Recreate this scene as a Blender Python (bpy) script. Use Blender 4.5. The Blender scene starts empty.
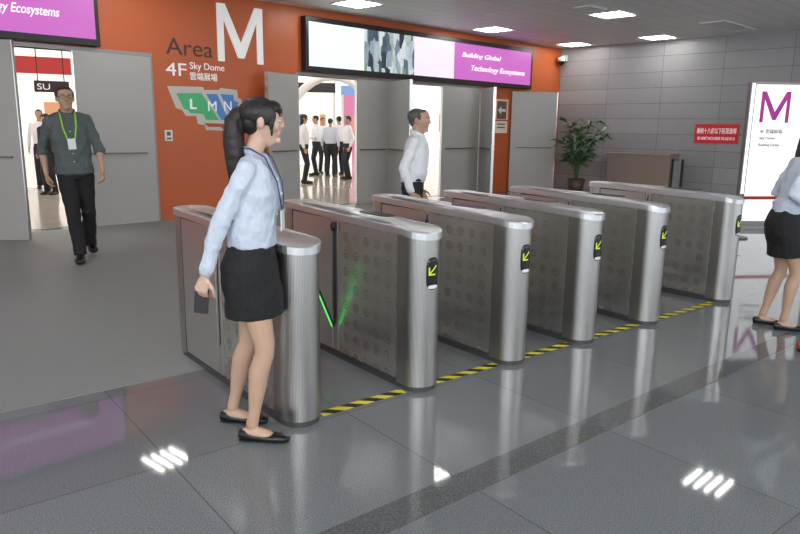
import bpy, bmesh, math, random
from mathutils import Vector, Matrix
random.seed(7)
D = bpy.data; S = bpy.context.scene; COL = S.collection
PI = math.pi
V = Vector
# ------------------------------------------------------------------ camera
F = 680.0; CH = 1.42
p_ = math.atan(139/680); r_ = math.radians(0.8)
FW = V((0, math.cos(p_), -math.sin(p_))); U0 = V((0, math.sin(p_), math.cos(p_))); R0 = V((1, 0, 0))
UP = U0*math.cos(r_) - R0*math.sin(r_); RT = R0*math.cos(r_) + U0*math.sin(r_)
CAM = V((0, 0, CH))
cam = D.objects.new('camera', D.cameras.new('camera')); COL.objects.link(cam)
cam.data.sensor_width = 36; cam.data.lens = F/800*36
cam.matrix_world = Matrix(((RT.x, UP.x, -FW.x, 0), (RT.y, UP.y, -FW.y, 0), (RT.z, UP.z, -FW.z, CH), (0, 0, 0, 1)))
S.camera = cam
S.view_settings.view_transform = 'Standard'

def ray(px, py): return FW + RT*((px-400)/F) + UP*((267-py)/F)
def fl(px, py, z=0.0):
    d = ray(px, py); t = (z-CH)/d.z; return CAM + d*t
def onp(px, py, P0, n):
    d = ray(px, py); t = (P0-CAM).dot(n)/d.dot(n); return CAM + d*t
def hz(P, py):
    v = (267-py)/F; q = UP - FW*v
    return CH - (q.x*P.x + q.y*P.y)/q.z
def pxx(P):
    d = P-CAM; return 400+F*d.dot(RT)/d.dot(FW)

# ------------------------------------------------------------------ object helpers
def tag(o, label=None, cat=None, group=None, kind=None):
    if label: o['label'] = label
    if cat: o['category'] = cat
    if group: o['group'] = group
    if kind: o['kind'] = kind
    return o
def empty(name, loc=(0, 0, 0), rz=0.0, label=None, cat=None, group=None):
    o = D.objects.new(name, None); COL.objects.link(o); o.location = loc; o.rotation_euler = (0, 0, rz)
    o.empty_display_size = 0.05
    return tag(o, label, cat, group)
def obj(name, bm, m, parent=None, smooth=False, bevel=0, loc=None, rot=None):
    bmesh.ops.recalc_face_normals(bm, faces=bm.faces[:])
    me = D.meshes.new(name); bm.to_mesh(me); bm.free()
    if smooth:
        for f in me.polygons: f.use_smooth = True
    me.materials.append(m)
    o = D.objects.new(name, me); COL.objects.link(o)
    if parent: o.parent = parent
    if loc is not None: o.location = loc
    if rot is not None: o.rotation_euler = rot
    if bevel:
        b = o.modifiers.new('bevel', 'BEVEL'); b.width = bevel; b.segments = 2; b.limit_method = 'ANGLE'
    return o
def struct(o): o['kind'] = 'structure'; return o
def copy_tree(o, parent=None):
    c = o.copy(); COL.objects.link(c)
    if parent: c.parent = parent
    for ch in list(o.children): copy_tree(ch, c)
    return c
def box(bm, x0, x1, y0, y1, z0, z1, M=None):
    vs = [bm.verts.new((x, y, z)) for x in (x0, x1) for y in (y0, y1) for z in (z0, z1)]
    if M is not None:
        for v in vs: v.co = M @ v.co
    for f in ((0, 1, 3, 2), (4, 6, 7, 5), (0, 4, 5, 1), (2, 3, 7, 6), (0, 2, 6, 4), (1, 5, 7, 3)):
        bm.faces.new([vs[i] for i in f])
def B(*a, M=None):
    bm = bmesh.new(); box(bm, *a, M=M); return bm
def prism(bm, pts, z0, z1):
    a = [bm.verts.new((x, y, z0)) for x, y in pts]; b = [bm.verts.new((x, y, z1)) for x, y in pts]
    n = len(pts)
    bm.faces.new(a[::-1]); bm.faces.new(b)
    for i in range(n): bm.faces.new((a[i], a[(i+1) % n], b[(i+1) % n], b[i]))
def vprism(bm, pts, y0, y1):
    a = [bm.verts.new((x, y0, z)) for x, z in pts]; b = [bm.verts.new((x, y1, z)) for x, z in pts]
    n = len(pts)
    bm.faces.new(a[::-1]); bm.faces.new(b)
    for i in range(n): bm.faces.new((a[i], a[(i+1) % n], b[(i+1) % n], b[i]))
def loft(bm, st, ref=(1, 0, 0), n=16, cap=1.0, e=2.0):
    P = [V(s[0]) for s in st]; rings = []
    m = len(P); T = []
    for i in range(m): T.append((P[min(i+1, m-1)] - P[max(i-1, 0)]).normalized())
    u = V(ref)
    if abs(u.dot(T[0])) > 0.92: u = V((0, 1, 0)) if abs(T[0].y) < .8 else V((0, 0, 1))
    ext = []
    for i in range(m):
        u = (u - T[i]*u.dot(T[i])).normalized(); ext.append((P[i], u.copy(), T[i].cross(u), st[i][1], st[i][2]))
    full = []; r0 = min(ext[0][3], ext[0][4])*cap; r1 = min(ext[-1][3], ext[-1][4])*cap
    if cap > 0:
        for f, s in ((.92, .4), (.55, .84)): full.append((ext[0][0]-T[0]*r0*f, ext[0][1], ext[0][2], ext[0][3]*s, ext[0][4]*s))
    full += ext
    if cap > 0:
        for f, s in ((.55, .84), (.92, .4)): full.append((ext[-1][0]+T[-1]*r1*f, ext[-1][1], ext[-1][2], ext[-1][3]*s, ext[-1][4]*s))
    for c, u, v, a, b in full:
        ring = []
        for k in range(n):
            t = 2*PI*k/n; cs, sn = math.cos(t), math.sin(t)
            if e != 2: cs = math.copysign(abs(cs)**(2/e), cs); sn = math.copysign(abs(sn)**(2/e), sn)
            ring.append(bm.verts.new(c + u*a*cs + v*b*sn))
        rings.append(ring)
    for A_, B_ in zip(rings, rings[1:]):
        for k in range(n): bm.faces.new((A_[k], A_[(k+1) % n], B_[(k+1) % n], B_[k]))
    bm.faces.new(rings[0][::-1]); bm.faces.new(rings[-1])
def tube(bm, pts, r, n=8): loft(bm, [(p, r, r) for p in pts], n=n, cap=0)
def ell(bm, c, r, R=None, n=14):
    m = Matrix.Translation(c) @ ((R.to_4x4() if R is not None else Matrix())) @ Matrix.Diagonal((r[0], r[1], r[2], 1))
    bmesh.ops.create_uvsphere(bm, u_segments=n, v_segments=max(6, n*2//3), radius=1, matrix=m)
def cyl(bm, c, r, h, n=24, r2=None):
    bmesh.ops.create_cone(bm, cap_ends=True, segments=n, radius1=r, radius2=r if r2 is None else r2, depth=h,
                          matrix=Matrix.Translation((c[0], c[1], c[2]+h/2)))

# ------------------------------------------------------------------ materials
class NT:
    def __init__(s, name):
        s.m = D.materials.new(name); s.m.use_nodes = True; s.t = s.m.node_tree; s.n = s.t.nodes
        s.b = s.n['Principled BSDF']
    def new(s, typ, **kw):
        x = s.n.new(typ)
        for k, v in kw.items(): setattr(x, k, v)
        return x
    def link(s, a, b): s.t.links.new(a, b)
    def put(s, sock, v):
        if hasattr(v, 'is_output') or hasattr(v, 'links'): s.link(v, sock)
        else: sock.default_value = v
    def math(s, op, a, b=0.0, c=None):
        x = s.new('ShaderNodeMath', operation=op); s.put(x.inputs[0], a); s.put(x.inputs[1], b)
        if c is not None: s.put(x.inputs[2], c)
        return x.outputs[0]
    def obj(s): return s.new('ShaderNodeTexCoord').outputs['Object']
    def mapping(s, vec, scale=(1, 1, 1), rot=(0, 0, 0), loc=(0, 0, 0)):
        x = s.new('ShaderNodeMapping'); s.link(vec, x.inputs['Vector']); x.inputs['Scale'].default_value = scale
        x.inputs['Rotation'].default_value = rot; x.inputs['Location'].default_value = loc; return x.outputs[0]
    def noise(s, vec, scale, detail=3, rough=.5):
        x = s.new('ShaderNodeTexNoise'); s.link(vec, x.inputs['Vector']); x.inputs['Scale'].default_value = scale
        x.inputs['Detail'].default_value = detail; x.inputs['Roughness'].default_value = rough; return x.outputs['Fac']
    def ramp(s, fac, stops):
        x = s.new('ShaderNodeValToRGB'); s.put(x.inputs[0], fac); cr = x.color_ramp
        while len(cr.elements) < len(stops): cr.elements.new(.5)
        for el, (p, c) in zip(cr.elements, stops): el.position = p; el.color = (*c, 1)
        return x.outputs[0]
    def mix(s, fac, a, b):
        x = s.new('ShaderNodeMix', data_type='RGBA'); s.put(x.inputs[0], fac)
        for i, c in ((6, a), (7, b)):
            if isinstance(c, tuple): x.inputs[i].default_value = (*c, 1)
            else: s.link(c, x.inputs[i])
        return x.outputs[2]
    def bump(s, h, strength=.2, dist=.01):
        x = s.new('ShaderNodeBump'); s.link(h, x.inputs['Height']); x.inputs['Strength'].default_value = strength
        x.inputs['Distance'].default_value = dist; s.link(x.outputs[0], s.b.inputs['Normal'])
    def set(s, col=None, rough=None, metal=None, emi=None, es=None, spec=None):
        b = s.b
        if col is not None: s.put(b.inputs['Base Color'], (*col, 1) if isinstance(col, tuple) else col)
        if rough is not None: s.put(b.inputs['Roughness'], rough)
        if metal is not None: b.inputs['Metallic'].default_value = metal
        if emi is not None:
            s.put(b.inputs['Emission Color'], (*emi, 1) if isinstance(emi, tuple) else emi); b.inputs['Emission Strength'].default_value = es or 1
        if spec is not None: b.inputs['Specular IOR Level'].default_value = spec
        return s.m
def plain(name, col, rough=.5, metal=0, var=.08, nscale=30, bump=0, emi=None, es=0):
    t = NT(name); nz = t.noise(t.obj(), nscale, 4)
    c = t.mix(nz, tuple(x*(1-var) for x in col), tuple(min(1, x*(1+var)) for x in col))
    t.set(c, rough, metal)
    if bump: t.bump(nz, bump, .005)
    if emi: t.set(emi=emi, es=es)
    return t.m
def glow(name, col, es):
    t = NT(name); nz = t.noise(t.obj(), 5, 2)
    c = t.mix(nz, tuple(x*.97 for x in col), col); t.set((.02, .02, .02), .4, emi=c, es=es); return t.m

# gate frame
aw = lambda P: V((P.x, P.y, 0)).normalized()
c1 = fl(298, 429); c6 = fl(725, 301)
C1 = c1 + aw(c1)*.105; C6 = c6 + aw(c6)*.105
C1.z = C6.z = 0
RD = (C6-C1).normalized(); TH = math.atan2(RD.y, RD.x); GD = V((-RD.y, RD.x, 0))
def RG(r, g, z=0): return C1 + RD*r + GD*g + V((0, 0, z))
GR_ = .105
rs_ = []
for pxr in (321, 441, 532, 603, 668, 742):
    lo, hi = -1, 8
    for _ in range(40):
        m = (lo+hi)/2; P = RG(m, 0, .7); rt = V((aw(P).y, -aw(P).x, 0))
        if pxx(P+rt*(GR_+.008)) < pxr: lo = m
        else: hi = m
    rs_.append(m)
# orange wall frame
WA = math.radians(44); WD = V((math.cos(WA), math.sin(WA), 0)); ND = V((-WD.y, WD.x, 0))
A0 = fl(157, 221)
def wp(px, py, n=0.0):
    P = onp(px, py, A0+ND*n, ND); return (P-A0).dot(WD), P.z
def ws(s, n=0, z=0): return A0 + WD*s + ND*n + V((0, 0, z))
ZC = 3.38

def granite(name, dark, light, joints=True, rough=.1):
    t = NT(name); o = t.obj()
    n1 = t.noise(o, 210, 3, .75); n3 = t.noise(o, .7, 2)
    sp = t.ramp(n1, [(.38, dark), (.50, tuple(a*.55+b*.45 for a, b in zip(dark, light))), (.64, light)])
    sp = t.mix(t.math('MULTIPLY', n3, .15), sp, tuple(a*1.2 for a in dark))
    if joints:
        br = t.new('ShaderNodeTexBrick', offset=0.0, squash=1.0)
        t.link(t.mapping(o, rot=(0, 0, -TH)), br.inputs['Vector'])
        br.inputs['Scale'].default_value = 1; br.inputs['Brick Width'].default_value = .9; br.inputs['Row Height'].default_value = .9
        br.inputs['Mortar Size'].default_value = .003; br.inputs['Mortar Smooth'].default_value = 0
        br.inputs['Color1'].default_value = (.85, .85, .85, 1); br.inputs['Color2'].default_value = (1, 1, 1, 1); br.inputs['Mortar'].default_value = (.55, .55, .55, 1)
        mx = t.new('ShaderNodeMix', data_type='RGBA', blend_type='MULTIPLY'); mx.inputs[0].default_value = 1
        t.link(sp, mx.inputs[6]); t.link(br.outputs['Color'], mx.inputs[7]); sp = mx.outputs[2]
    t.set(sp, t.math('ADD', t.math('MULTIPLY', n3, .02), rough-.01), spec=.30)
    return t.m
M_floor = granite('polished_granite', (.095, .104, .112), (.325, .345, .36), True, .045)
M_strip = granite('dark_granite', (.058, .061, .065), (.19, .195, .20), False, .05)
def carpet():
    t = NT('grey_mat_floor'); o = t.obj()
    n = t.noise(o, 400, 2); n2 = t.noise(o, 1.3, 3)
    c = t.mix(n, (.20, .211, .208), (.30, .314, .308)); c = t.mix(t.math('MULTIPLY', n2, .4), c, (.23, .242, .238))
    t.set(c, .55, spec=.3); t.bump(n, .2, .003); return t.m
M_carpet = carpet()
def ceilm():
    t = NT('ceiling_panels'); o = t.obj()
    br = t.new('ShaderNodeTexBrick', offset=0.0); t.link(t.mapping(o, rot=(0, 0, -WA)), br.inputs['Vector'])
    br.inputs['Scale'].default_value = 1; br.inputs['Brick Width'].default_value = 2.4; br.inputs['Row Height'].default_value = .3
    br.inputs['Mortar Size'].default_value = .006; br.inputs['Color1'].default_value = (.84, .83, .81, 1); br.inputs['Color2'].default_value = (.79, .78, .76, 1)
    br.inputs['Mortar'].default_value = (.5, .5, .5, 1)
    t.set(br.outputs['Color'], .5); return t.m
M_ceil = ceilm()
M_orange = plain('orange_paint', (.56, .125, .035), .42, var=.05, nscale=2)
M_grey = plain('grey_door_laminate', (.42, .41, .39), .35, var=.04, nscale=3)
M_frame = plain('door_frame_metal', (.3, .3, .3), .35, .3)
def stonew():
    t = NT('grey_stone_cladding'); o = t.obj()
    br = t.new('ShaderNodeTexBrick', offset=0.0); t.link(t.mapping(o, rot=(PI/2, 0, 0)), br.inputs['Vector'])
    br.inputs['Scale'].default_value = 1; br.inputs['Brick Width'].default_value = 1.3; br.inputs['Row Height'].default_value = .34
    br.inputs['Mortar Size'].default_value = .006; br.inputs['Color1'].default_value = (.43, .435, .44, 1); br.inputs['Color2'].default_value = (.35, .355, .36, 1)
    br.inputs['Mortar'].default_value = (.16, .16, .16, 1)
    n = t.noise(o, 6, 5, .7)
    c = t.mix(t.math('MULTIPLY', n, .5), br.outputs['Color'], (.25, .255, .26))
    t.set(c, .35); return t.m
M_stone = stonew()
def brushed(name, col, vertical=True, rough=.28):
    t = NT(name); o = t.obj()
    n = t.noise(t.mapping(o, (420, 420, 1.5) if vertical else (4, 4, 300)), 1, 2)
    c = t.mix(n, tuple(x*.82 for x in col), col)
    t.set(c, t.math('ADD', t.math('MULTIPLY', n, .12), rough-.05), 1.0); t.bump(n, .12, .001); return t.m
M_steel = brushed('brushed_steel', (.76, .755, .74), rough=.34)
M_lid = brushed('satin_steel_lid', (.84, .855, .87), False, .36)
def postm():
    t = NT('ribbed_steel'); o = t.obj()
    sx = t.new('ShaderNodeSeparateXYZ'); t.link(o, sx.inputs[0])
    ang = t.math('ARCTAN2', sx.outputs['Y'], sx.outputs['X'])
    w = t.math('SINE', t.math('MULTIPLY', ang, 90.0))
    w = t.math('ADD', t.math('MULTIPLY', w, .5), .5)
    c = t.mix(w, (.44, .43, .415), (.65, .64, .62)); t.set(c, .28, 1.0); t.bump(w, .3, .0015); return t.m
M_post = postm()
def flowers():
    t = NT('patterned_steel'); o = t.obj(); sx = t.new('ShaderNodeSeparateXYZ'); t.link(o, sx.inputs[0])
    c_ = .104
    fy = t.math('SUBTRACT', t.math('FRACT', t.math('DIVIDE', sx.outputs['Y'], c_)), .5)
    fz = t.math('SUBTRACT', t.math('FRACT', t.math('DIVIDE', sx.outputs['Z'], c_)), .5)
    r = t.math('SQRT', t.math('ADD', t.math('MULTIPLY', fy, fy), t.math('MULTIPLY', fz, fz)))
    a = t.math('ARCTAN2', fz, fy)
    pet = t.math('MULTIPLY', t.math('COSINE', t.math('MULTIPLY', a, 8.0)), .045)
    d = t.math('ABSOLUTE', t.math('SUBTRACT', t.math('SUBTRACT', r, .22), pet))
    ring = t.math('LESS_THAN', d, .036)
    r2 = t.math('LESS_THAN', r, .07)
    k = t.math('MAXIMUM', ring, r2)
    n = t.noise(t.mapping(o, (2, 2, 2)), 1, 2)
    base = t.mix(n, (.64, .635, .60), (.74, .735, .70))
    c = t.mix(t.math('MULTIPLY', k, .62), base, (.20, .195, .175))
    t.set(c, t.math('ADD', t.math('MULTIPLY', k, .12), .27), .95); return t.m
M_flow = flowers()
M_black = plain('black_plastic', (.012, .012, .013), .35)
M_dark = plain('dark_base_metal', (.10, .10, .10), .45, .5)
M_glassblk = plain('black_glass', (.01, .01, .012), .12)
M_white = plain('white_plastic', (.8, .8, .8), .4, var=.02)
M_green = glow('green_led', (.08, 1.0, .15), 1.8)
M_arrow = glow('yellow_green_led', (.62, .85, .02), 1.0)
M_tubeL = glow('fluorescent_tube', (1, .98, .94), 36)
M_refl = plain('light_reflector', (.45, .45, .45), .4, .3, var=.02)
def hazard():
    t = NT('hazard_tape'); o = t.obj(); sx = t.new('ShaderNodeSeparateXYZ'); t.link(o, sx.inputs[0])
    k = t.math('LESS_THAN', t.math('FRACT', t.math('DIVIDE', t.math('ADD', sx.outputs['X'], sx.outputs['Y']), .13)), .5)
    n = t.noise(o, 60, 3)
    t.set(t.mix(k, t.mix(n, (.72, .62, .03), (.85, .76, .05)), (.015, .015, .015)), .5); return t.m
M_haz = hazard()

# ------------------------------------------------------------------ room shell
corner = ws(wp(561, 60)[0])
TA = math.radians(-44.5); TD = V((math.cos(TA), math.sin(TA), 0)); TN = V((-TD.y, TD.x, 0))
struct(obj('floor', B(-12, 16, -6, 24, -.1, 0), M_floor))
bm = bmesh.new()
prism(bm, [(ws(-12, .15).x, ws(-12, .15).y), (-12, -6), (16, -6), (16, 8), (corner.x+TD.x*13, corner.y+TD.y*13), (corner.x+.2, corner.y+.3)], ZC, ZC+.1)
struct(obj('ceiling', bm, M_ceil))
sE = 10.55
s75 = wp(75, 150)[0]
E = fl(31, 240); sEd = (E-A0).dot(WD); nEd = (E-A0).dot(ND)
LW = 1.1
sH = sEd - math.sqrt(max(.01, LW*LW - nEd*nEd))
DZ1 = 2.37; DZ2 = 2.28
s1 = wp(298, 140)[0]; s2 = wp(478, 140)[0]
bm = bmesh.new()
box(bm, -9, sH, 0, .16, 0, ZC); box(bm, sH, 0, 0, .16, DZ1, ZC); box(bm, 0, s1, 0, .16, 0, ZC)
box(bm, s1, s2, 0, .16, DZ2, ZC); box(bm, s2, sE, 0, .16, 0, ZC)
wall_back = struct(obj('wall_back', bm, M_orange, loc=A0, rot=(0, 0, WA)))
struct(obj('wall_right', B(0, 12, 0, .2, 0, ZC), M_stone, loc=corner, rot=(0, 0, TA)))
bm = bmesh.new()
for a, b, h in ((sH, 0, DZ1), (s1, s2, DZ2)):
    box(bm, a-.05, a, -.03, .18, 0, h+.05); box(bm, b, b+.05, -.03, .18, 0, h+.05); box(bm, a, b, -.03, .18, h, h+.05)
struct(obj('trim_1', bm, M_frame, loc=A0, rot=(0, 0, WA)))
dcount = [0]
M_bar = plain('bronze_push_bar', (.20, .15, .11), .4, .5)
M_brown = plain('brown_print', (.16, .10, .06), .45)
M_chrome = plain('chrome', (.6, .6, .6), .2, 1)
def door(s, w, h, ang, right=False):
    dcount[0] += 1
    o = obj('door_%d' % dcount[0], B(0.005, w, -.045, 0.0, .012, h-.01) if not right else B(0.005, w, 0, .045, .012, h-.01), M_grey, bevel=.004)
    o.location = ws(s, -.05); o.rotation_euler = (0, 0, WA - math.radians(ang) if not right else WA + PI + math.radians(ang))
    struct(o)
    for y, q in ((-.045, -1), (0, 1)) if not right else ((0, -1), (.045, 1)):
        bm = bmesh.new(); y0, y1 = sorted((y, y+q*.03))
        box(bm, .12*w, .90*w, y0, y1, 1.005, 1.026)
        obj('push_bar', bm, M_bar, o)
    bm = bmesh.new(); box(bm, w-.012, w+.001, -.05 if not right else -.005, .005 if not right else .05, .012, h-.01)
    obj('edge_strip', bm, M_chrome, o)
    return o
door(sH, LW, DZ1, math.degrees(math.asin(min(1, abs(nEd)/LW))))
door(0, -s75-.02, DZ1, 0, True)
door(s1, .84, DZ2, 162)
sm = wp(386, 140)[0]
door(sm-.03, .88, DZ2, 6, True)
door(sm+.03, 1.0, DZ2, 109)
door(wp(476, 140)[0]-.03, 1.30, DZ2, 4, True)
door(wp(477, 140)[0]+.03, .9, DZ2, 121)
door(wp(508, 140)[0], 1.06, DZ2, 41)
struct(obj('trim_2', B(sm-.03, sm+.03, -.03, .12, 0, DZ2), M_frame, loc=A0, rot=(0, 0, WA)))

def rg(P): return (P-C1).dot(RD), (P-C1).dot(GD)
g0 = rg(fl(0, 413))[1]
def hitwall(r):
    P = RG(r, 0); k = (A0-P).dot(ND)/GD.dot(ND); return P + GD*k
w1, w2 = hitwall(-6), hitwall(6.5)
bm = bmesh.new()
prism(bm, [(q.x, q.y) for q in (RG(-6, g0), RG(6.5, g0), w2, w1)], 0.0, .004)
struct(obj('floor.001', bm, M_carpet))
pA = fl(352, 534); pB = fl(800, 334)
dv = (pB-pA).normalized(); pv = V((-dv.y, dv.x, 0))
bm = bmesh.new(); q0 = pA-dv*2; q1 = pB+dv*4
prism(bm, [(q.x, q.y) for q in (q0-pv*.075, q1-pv*.075, q1+pv*.075, q0+pv*.075)], 0, .002)
struct(obj('trim_3', bm, M_strip))

# ------------------------------------------------------------------ ceiling lights
def ceil_light(P, label, rz=WA, L=.62):
    t = empty('ceiling_light', (P.x, P.y, ZC), rz, label, 'light', 'recessed ceiling lights')
    bm = bmesh.new(); h = L/2
    box(bm, -h, h, -h, -h+.02, -.02, 0); box(bm, -h, h, h-.02, h, -.02, 0); box(bm, -h, -h+.02, -h, h, -.02, 0); box(bm, h-.02, h, -h, h, -.02, 0)
    obj('frame', bm, M_white, t)
    obj('reflector', B(-h+.02, h-.02, -h+.02, h-.02, -.003, -.001), M_refl, t)
    for i in range(4):
        y = -h+.02+(i+.5)*(L-.04)/4
        obj('tube', B(-h+.04, h-.04, y-.022, y+.022, -.016, -.006), M_tubeL, t)
    return t
vis = [((357, 3), 'lit recessed ceiling light above the long display, nearest the orange wall letters'),
       ((493, 29), 'lit recessed ceiling light just above the right half of the long display'),
       ((574, 44), 'lit recessed ceiling light in front of the corner above the dome camera'),
       ((613, 14), 'lit recessed ceiling light beside the small dark vent'),
       ((658, 37), 'lit recessed ceiling light close to the grey stone wall')]
for (px, py), lb in vis: ceil_light(fl(px, py, ZC), lb)
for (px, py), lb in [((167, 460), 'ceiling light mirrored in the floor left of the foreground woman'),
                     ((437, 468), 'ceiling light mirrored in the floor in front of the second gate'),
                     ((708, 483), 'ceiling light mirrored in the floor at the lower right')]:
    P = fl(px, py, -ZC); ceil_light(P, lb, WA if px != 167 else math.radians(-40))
for x, y in ((-3.5, 1.5), (0, 1.2), (3.6, 1.8), (-2, 4.4), (2.2, 4.6), (6.5, 4.5), (-5.2, 5.2), (0, -2), (6.5, 9.5), (-3.5, -1.5), (3.5, -1.5)):
    ceil_light(V((x, y, 0)), 'recessed ceiling light outside the view over the foreground floor')
M_vent = plain('vent_metal', (.28, .28, .28), .5)
def vent(P, L, W_, label):
    t = empty('ceiling_vent', (P.x, P.y, ZC), WA, label, 'vent')
    bm = bmesh.new(); box(bm, -L/2, L/2, -W_/2, -W_/2+.03, -.02, 0); box(bm, -L/2, L/2, W_/2-.03, W_/2, -.02, 0)
    box(bm, -L/2, -L/2+.03, -W_/2, W_/2, -.02, 0); box(bm, L/2-.03, L/2, -W_/2, W_/2, -.02, 0)
    obj('frame', bm, M_white, t)
    n = int(W_/.06)
    for i in range(1, n):
        y = -W_/2+i*W_/n; obj('slat', B(-L/2+.03, L/2-.03, y-.022, y-.002, -.014, -.002), M_white, t)
    obj('backing', B(-L/2+.03, L/2-.03, -W_/2+.03, W_/2-.03, -.002, 0), M_vent, t)
vent(fl(590, 8, ZC), .5, .35, 'small dark ceiling vent beside a square light')
vent(fl(728, 26, ZC), 1.5, .5, 'wide slatted ceiling vent near the stone wall')

# ------------------------------------------------------------------ text
def text(name, body, m, parent, x, z, w, h=None, y=-.005, bold=0, ext=.003, shear=0):
    cu = D.curves.new('t', 'FONT'); cu.body = body; cu.extrude = ext; cu.offset = bold; cu.size = 1; cu.shear = shear
    to = D.objects.new('t', cu); COL.objects.link(to)
    dg = bpy.context.evaluated_depsgraph_get(); dg.update()
    me = D.meshes.new_from_object(to.evaluated_get(dg)); D.objects.remove(to)
    xs = [v.co.x for v in me.vertices]; ys = [v.co.y for v in me.vertices]
    x0, x1, y0, y1 = min(xs), max(xs), min(ys), max(ys)
    sx = w/(x1-x0); sy = (h/(y1-y0)) if h else sx
    for v in me.vertices:
        a, b, c = v.co
        v.co = ((a-x0)*sx, -c, (b-y0)*sy)
    me.materials.clear(); me.materials.append(m)
    o = D.objects.new(name, me); COL.objects.link(o); o.parent = parent; o.location = (x, y, z)
    return o
def letterM(m, parent, x, z, w, h, st, y0, y1):
    bm = bmesh.new(); s2_ = st*.5
    vprism(bm, [(0, 0), (0, h), (st*1.3, h), (w/2, h*.34), (w-st*1.3, h), (w, h), (w, 0), (w-st, 0), (w-st, h*.76), (w/2+s2_, h*.08), (w/2-s2_, h*.08), (st, h*.76), (st, 0)], y0, y1)
    return obj('lettering', bm, m, parent, loc=(x, 0, z))
M_txtw = plain('white_lettering', (.85, .85, .85), .4, var=.02, emi=(.8, .8, .8), es=.25)
M_txtb = plain('brown_lettering', (.07, .03, .02), .4)
M_txtd = plain('dark_lettering', (.03, .03, .03), .4)
def wthing(name, px, py, label, cat, n=0.0):
    s, z = wp(px, py); return empty(name, ws(s, n, z), WA, label, cat), s, z
def wrect(x0, x1, y0, y1):
    s0, zb = wp(x0, y1); s1_, _ = wp(x1, y0); zt = wp(x0, y0)[1]; return s0, zb, s1_-s0, zt-zb
def wall_text(body, rect, m, root, rs, rz, bold=0, y=-.002, ext=.004):
    s0, zb, w, h = wrect(*rect)
    return text('lettering', body, m, root, s0-rs, zb-rz, w, h, y=y, bold=bold, ext=ext)
r, rs, rz = wthing('wall_lettering', 166, 56, 'brown word Area painted on orange wall left of the large white letter', 'lettering')
wall_text('Area', (166, 212, 37, 54), M_txtb, r, rs, rz, .0)
r, rs, rz = wthing('wall_lettering', 217, 62, 'very large white letter M on the orange wall', 'lettering')
s0, zb, w, h = wrect(218, 261, 3, 61); letterM(M_txtw, r, s0-rs, zb-rz, w, h, w*.13, -.03, 0)
r, rs, rz = wthing('wall_lettering', 166, 76, 'white floor number 4F on orange wall under the word Area', 'lettering')
wall_text('4F', (166, 186, 62, 75), M_txtw, r, rs, rz, .0)
r, rs, rz = wthing('wall_lettering', 189, 79, 'small white two-line venue name on orange wall right of 4F', 'lettering')
wall_text('Sky Dome', (190, 224, 62, 71), M_txtw, r, rs, rz, .0)
wall_text('雲端展場', (190, 217, 72, 80), M_txtw, r, rs, rz, .004)
r, rs, rz = wthing('wall_map', 168, 130, 'pale, green and blue L M N area map painted on orange wall', 'map')
def poly(name, pix, m, y0, y1):
    bm = bmesh.new(); pts = []
    for px, py in pix: s, z = wp(px, py); pts.append((s-rs, z-rz))
    vprism(bm, pts, y0, y1); return obj(name, bm, m, r)
M_pale = plain('map_pale', (.62, .60, .56), .5); M_mg = plain('map_green', (.08, .52, .20), .5); M_mb = plain('map_blue', (.10, .27, .62), .5)
poly('map_outline', [(167, 86), (203, 87), (204, 90), (219, 90), (220, 88), (237, 90), (238, 98), (241, 99), (243, 112), (239, 113), (237, 124), (233, 125), (232, 131), (206, 130), (205, 125), (198, 124), (196, 116), (186, 116), (182, 110), (176, 108)], M_pale, -.004, 0)
poly('map_area', [(176, 93), (201, 93), (214, 112), (219, 120), (206, 120), (203, 114), (190, 113), (188, 110), (184, 109)], M_mg, -.008, -.004)
poly('map_area', [(206, 94), (217, 94), (228, 120), (221, 120)], M_mb, -.008, -.004)
poly('map_area', [(220, 94), (233, 95), (234, 101), (238, 102), (237, 112), (232, 119)], M_mb, -.008, -.004)
poly('map_area', [(204, 123), (229, 124), (228, 129), (222, 129), (221, 127), (208, 127)], plain('map_red', (.5, .08, .04), .5), -.008, -.004)
wall_text('L', (190, 196, 99, 109), M_txtw, r, rs, rz, .02, y=-.01)
wall_text('M', (208, 216, 101, 111), M_txtw, r, rs, rz, .0, y=-.01)
wall_text('N', (224, 231, 101, 111), M_txtw, r, rs, rz, .0, y=-.01)
def wsign(px0, px1, py0, py1, m, label, name='wall_sign', th=.012):
    s0, zb, w, h = wrect(px0, px1, py0, py1)
    t = empty(name, ws(s0, 0, zb), WA, label, 'sign')
    obj('panel', B(0, w, -th, 0, 0, h), m, t); return t, w, h
t, w, h = wsign(165, 172, 130, 141, M_white, 'small white notice plate low on the orange wall beside the grey door')
obj('pictogram', B(w*.25, w*.75, -.014, -.012, h*.5, h*.85), M_brown, t); obj('pictogram', B(w*.2, w*.8, -.014, -.012, h*.15, h*.3), M_brown, t)
M_cream = plain('cream_sign', (.62, .5, .4), .5, emi=(.62, .5, .4), es=.2)
t, w, h = wsign(494, 508, 99, 133, M_cream, 'cream direction sign with left arrow on orange wall strip between door leaves')
obj('border', B(w*.12, w*.88, -.014, -.012, h*.42, h*.95), M_brown, t)
bm = bmesh.new(); cz = h*.68; vprism(bm, [(w*.2, cz), (w*.45, cz+.09), (w*.45, cz+.03), (w*.8, cz+.03), (w*.8, cz-.03), (w*.45, cz-.03), (w*.45, cz-.09)], -.017, -.014)
obj('arrow', bm, M_white, t)
for k in (.15, .25): obj('text_line', B(w*.2, w*.8, -.014, -.012, h*k, h*k+.025), M_txtd, t)
obj('red_line', B(w*.0, w, -.014, -.012, h*.36, h*.40), plain('red', (.5, .02, .02), .4), t)

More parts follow.
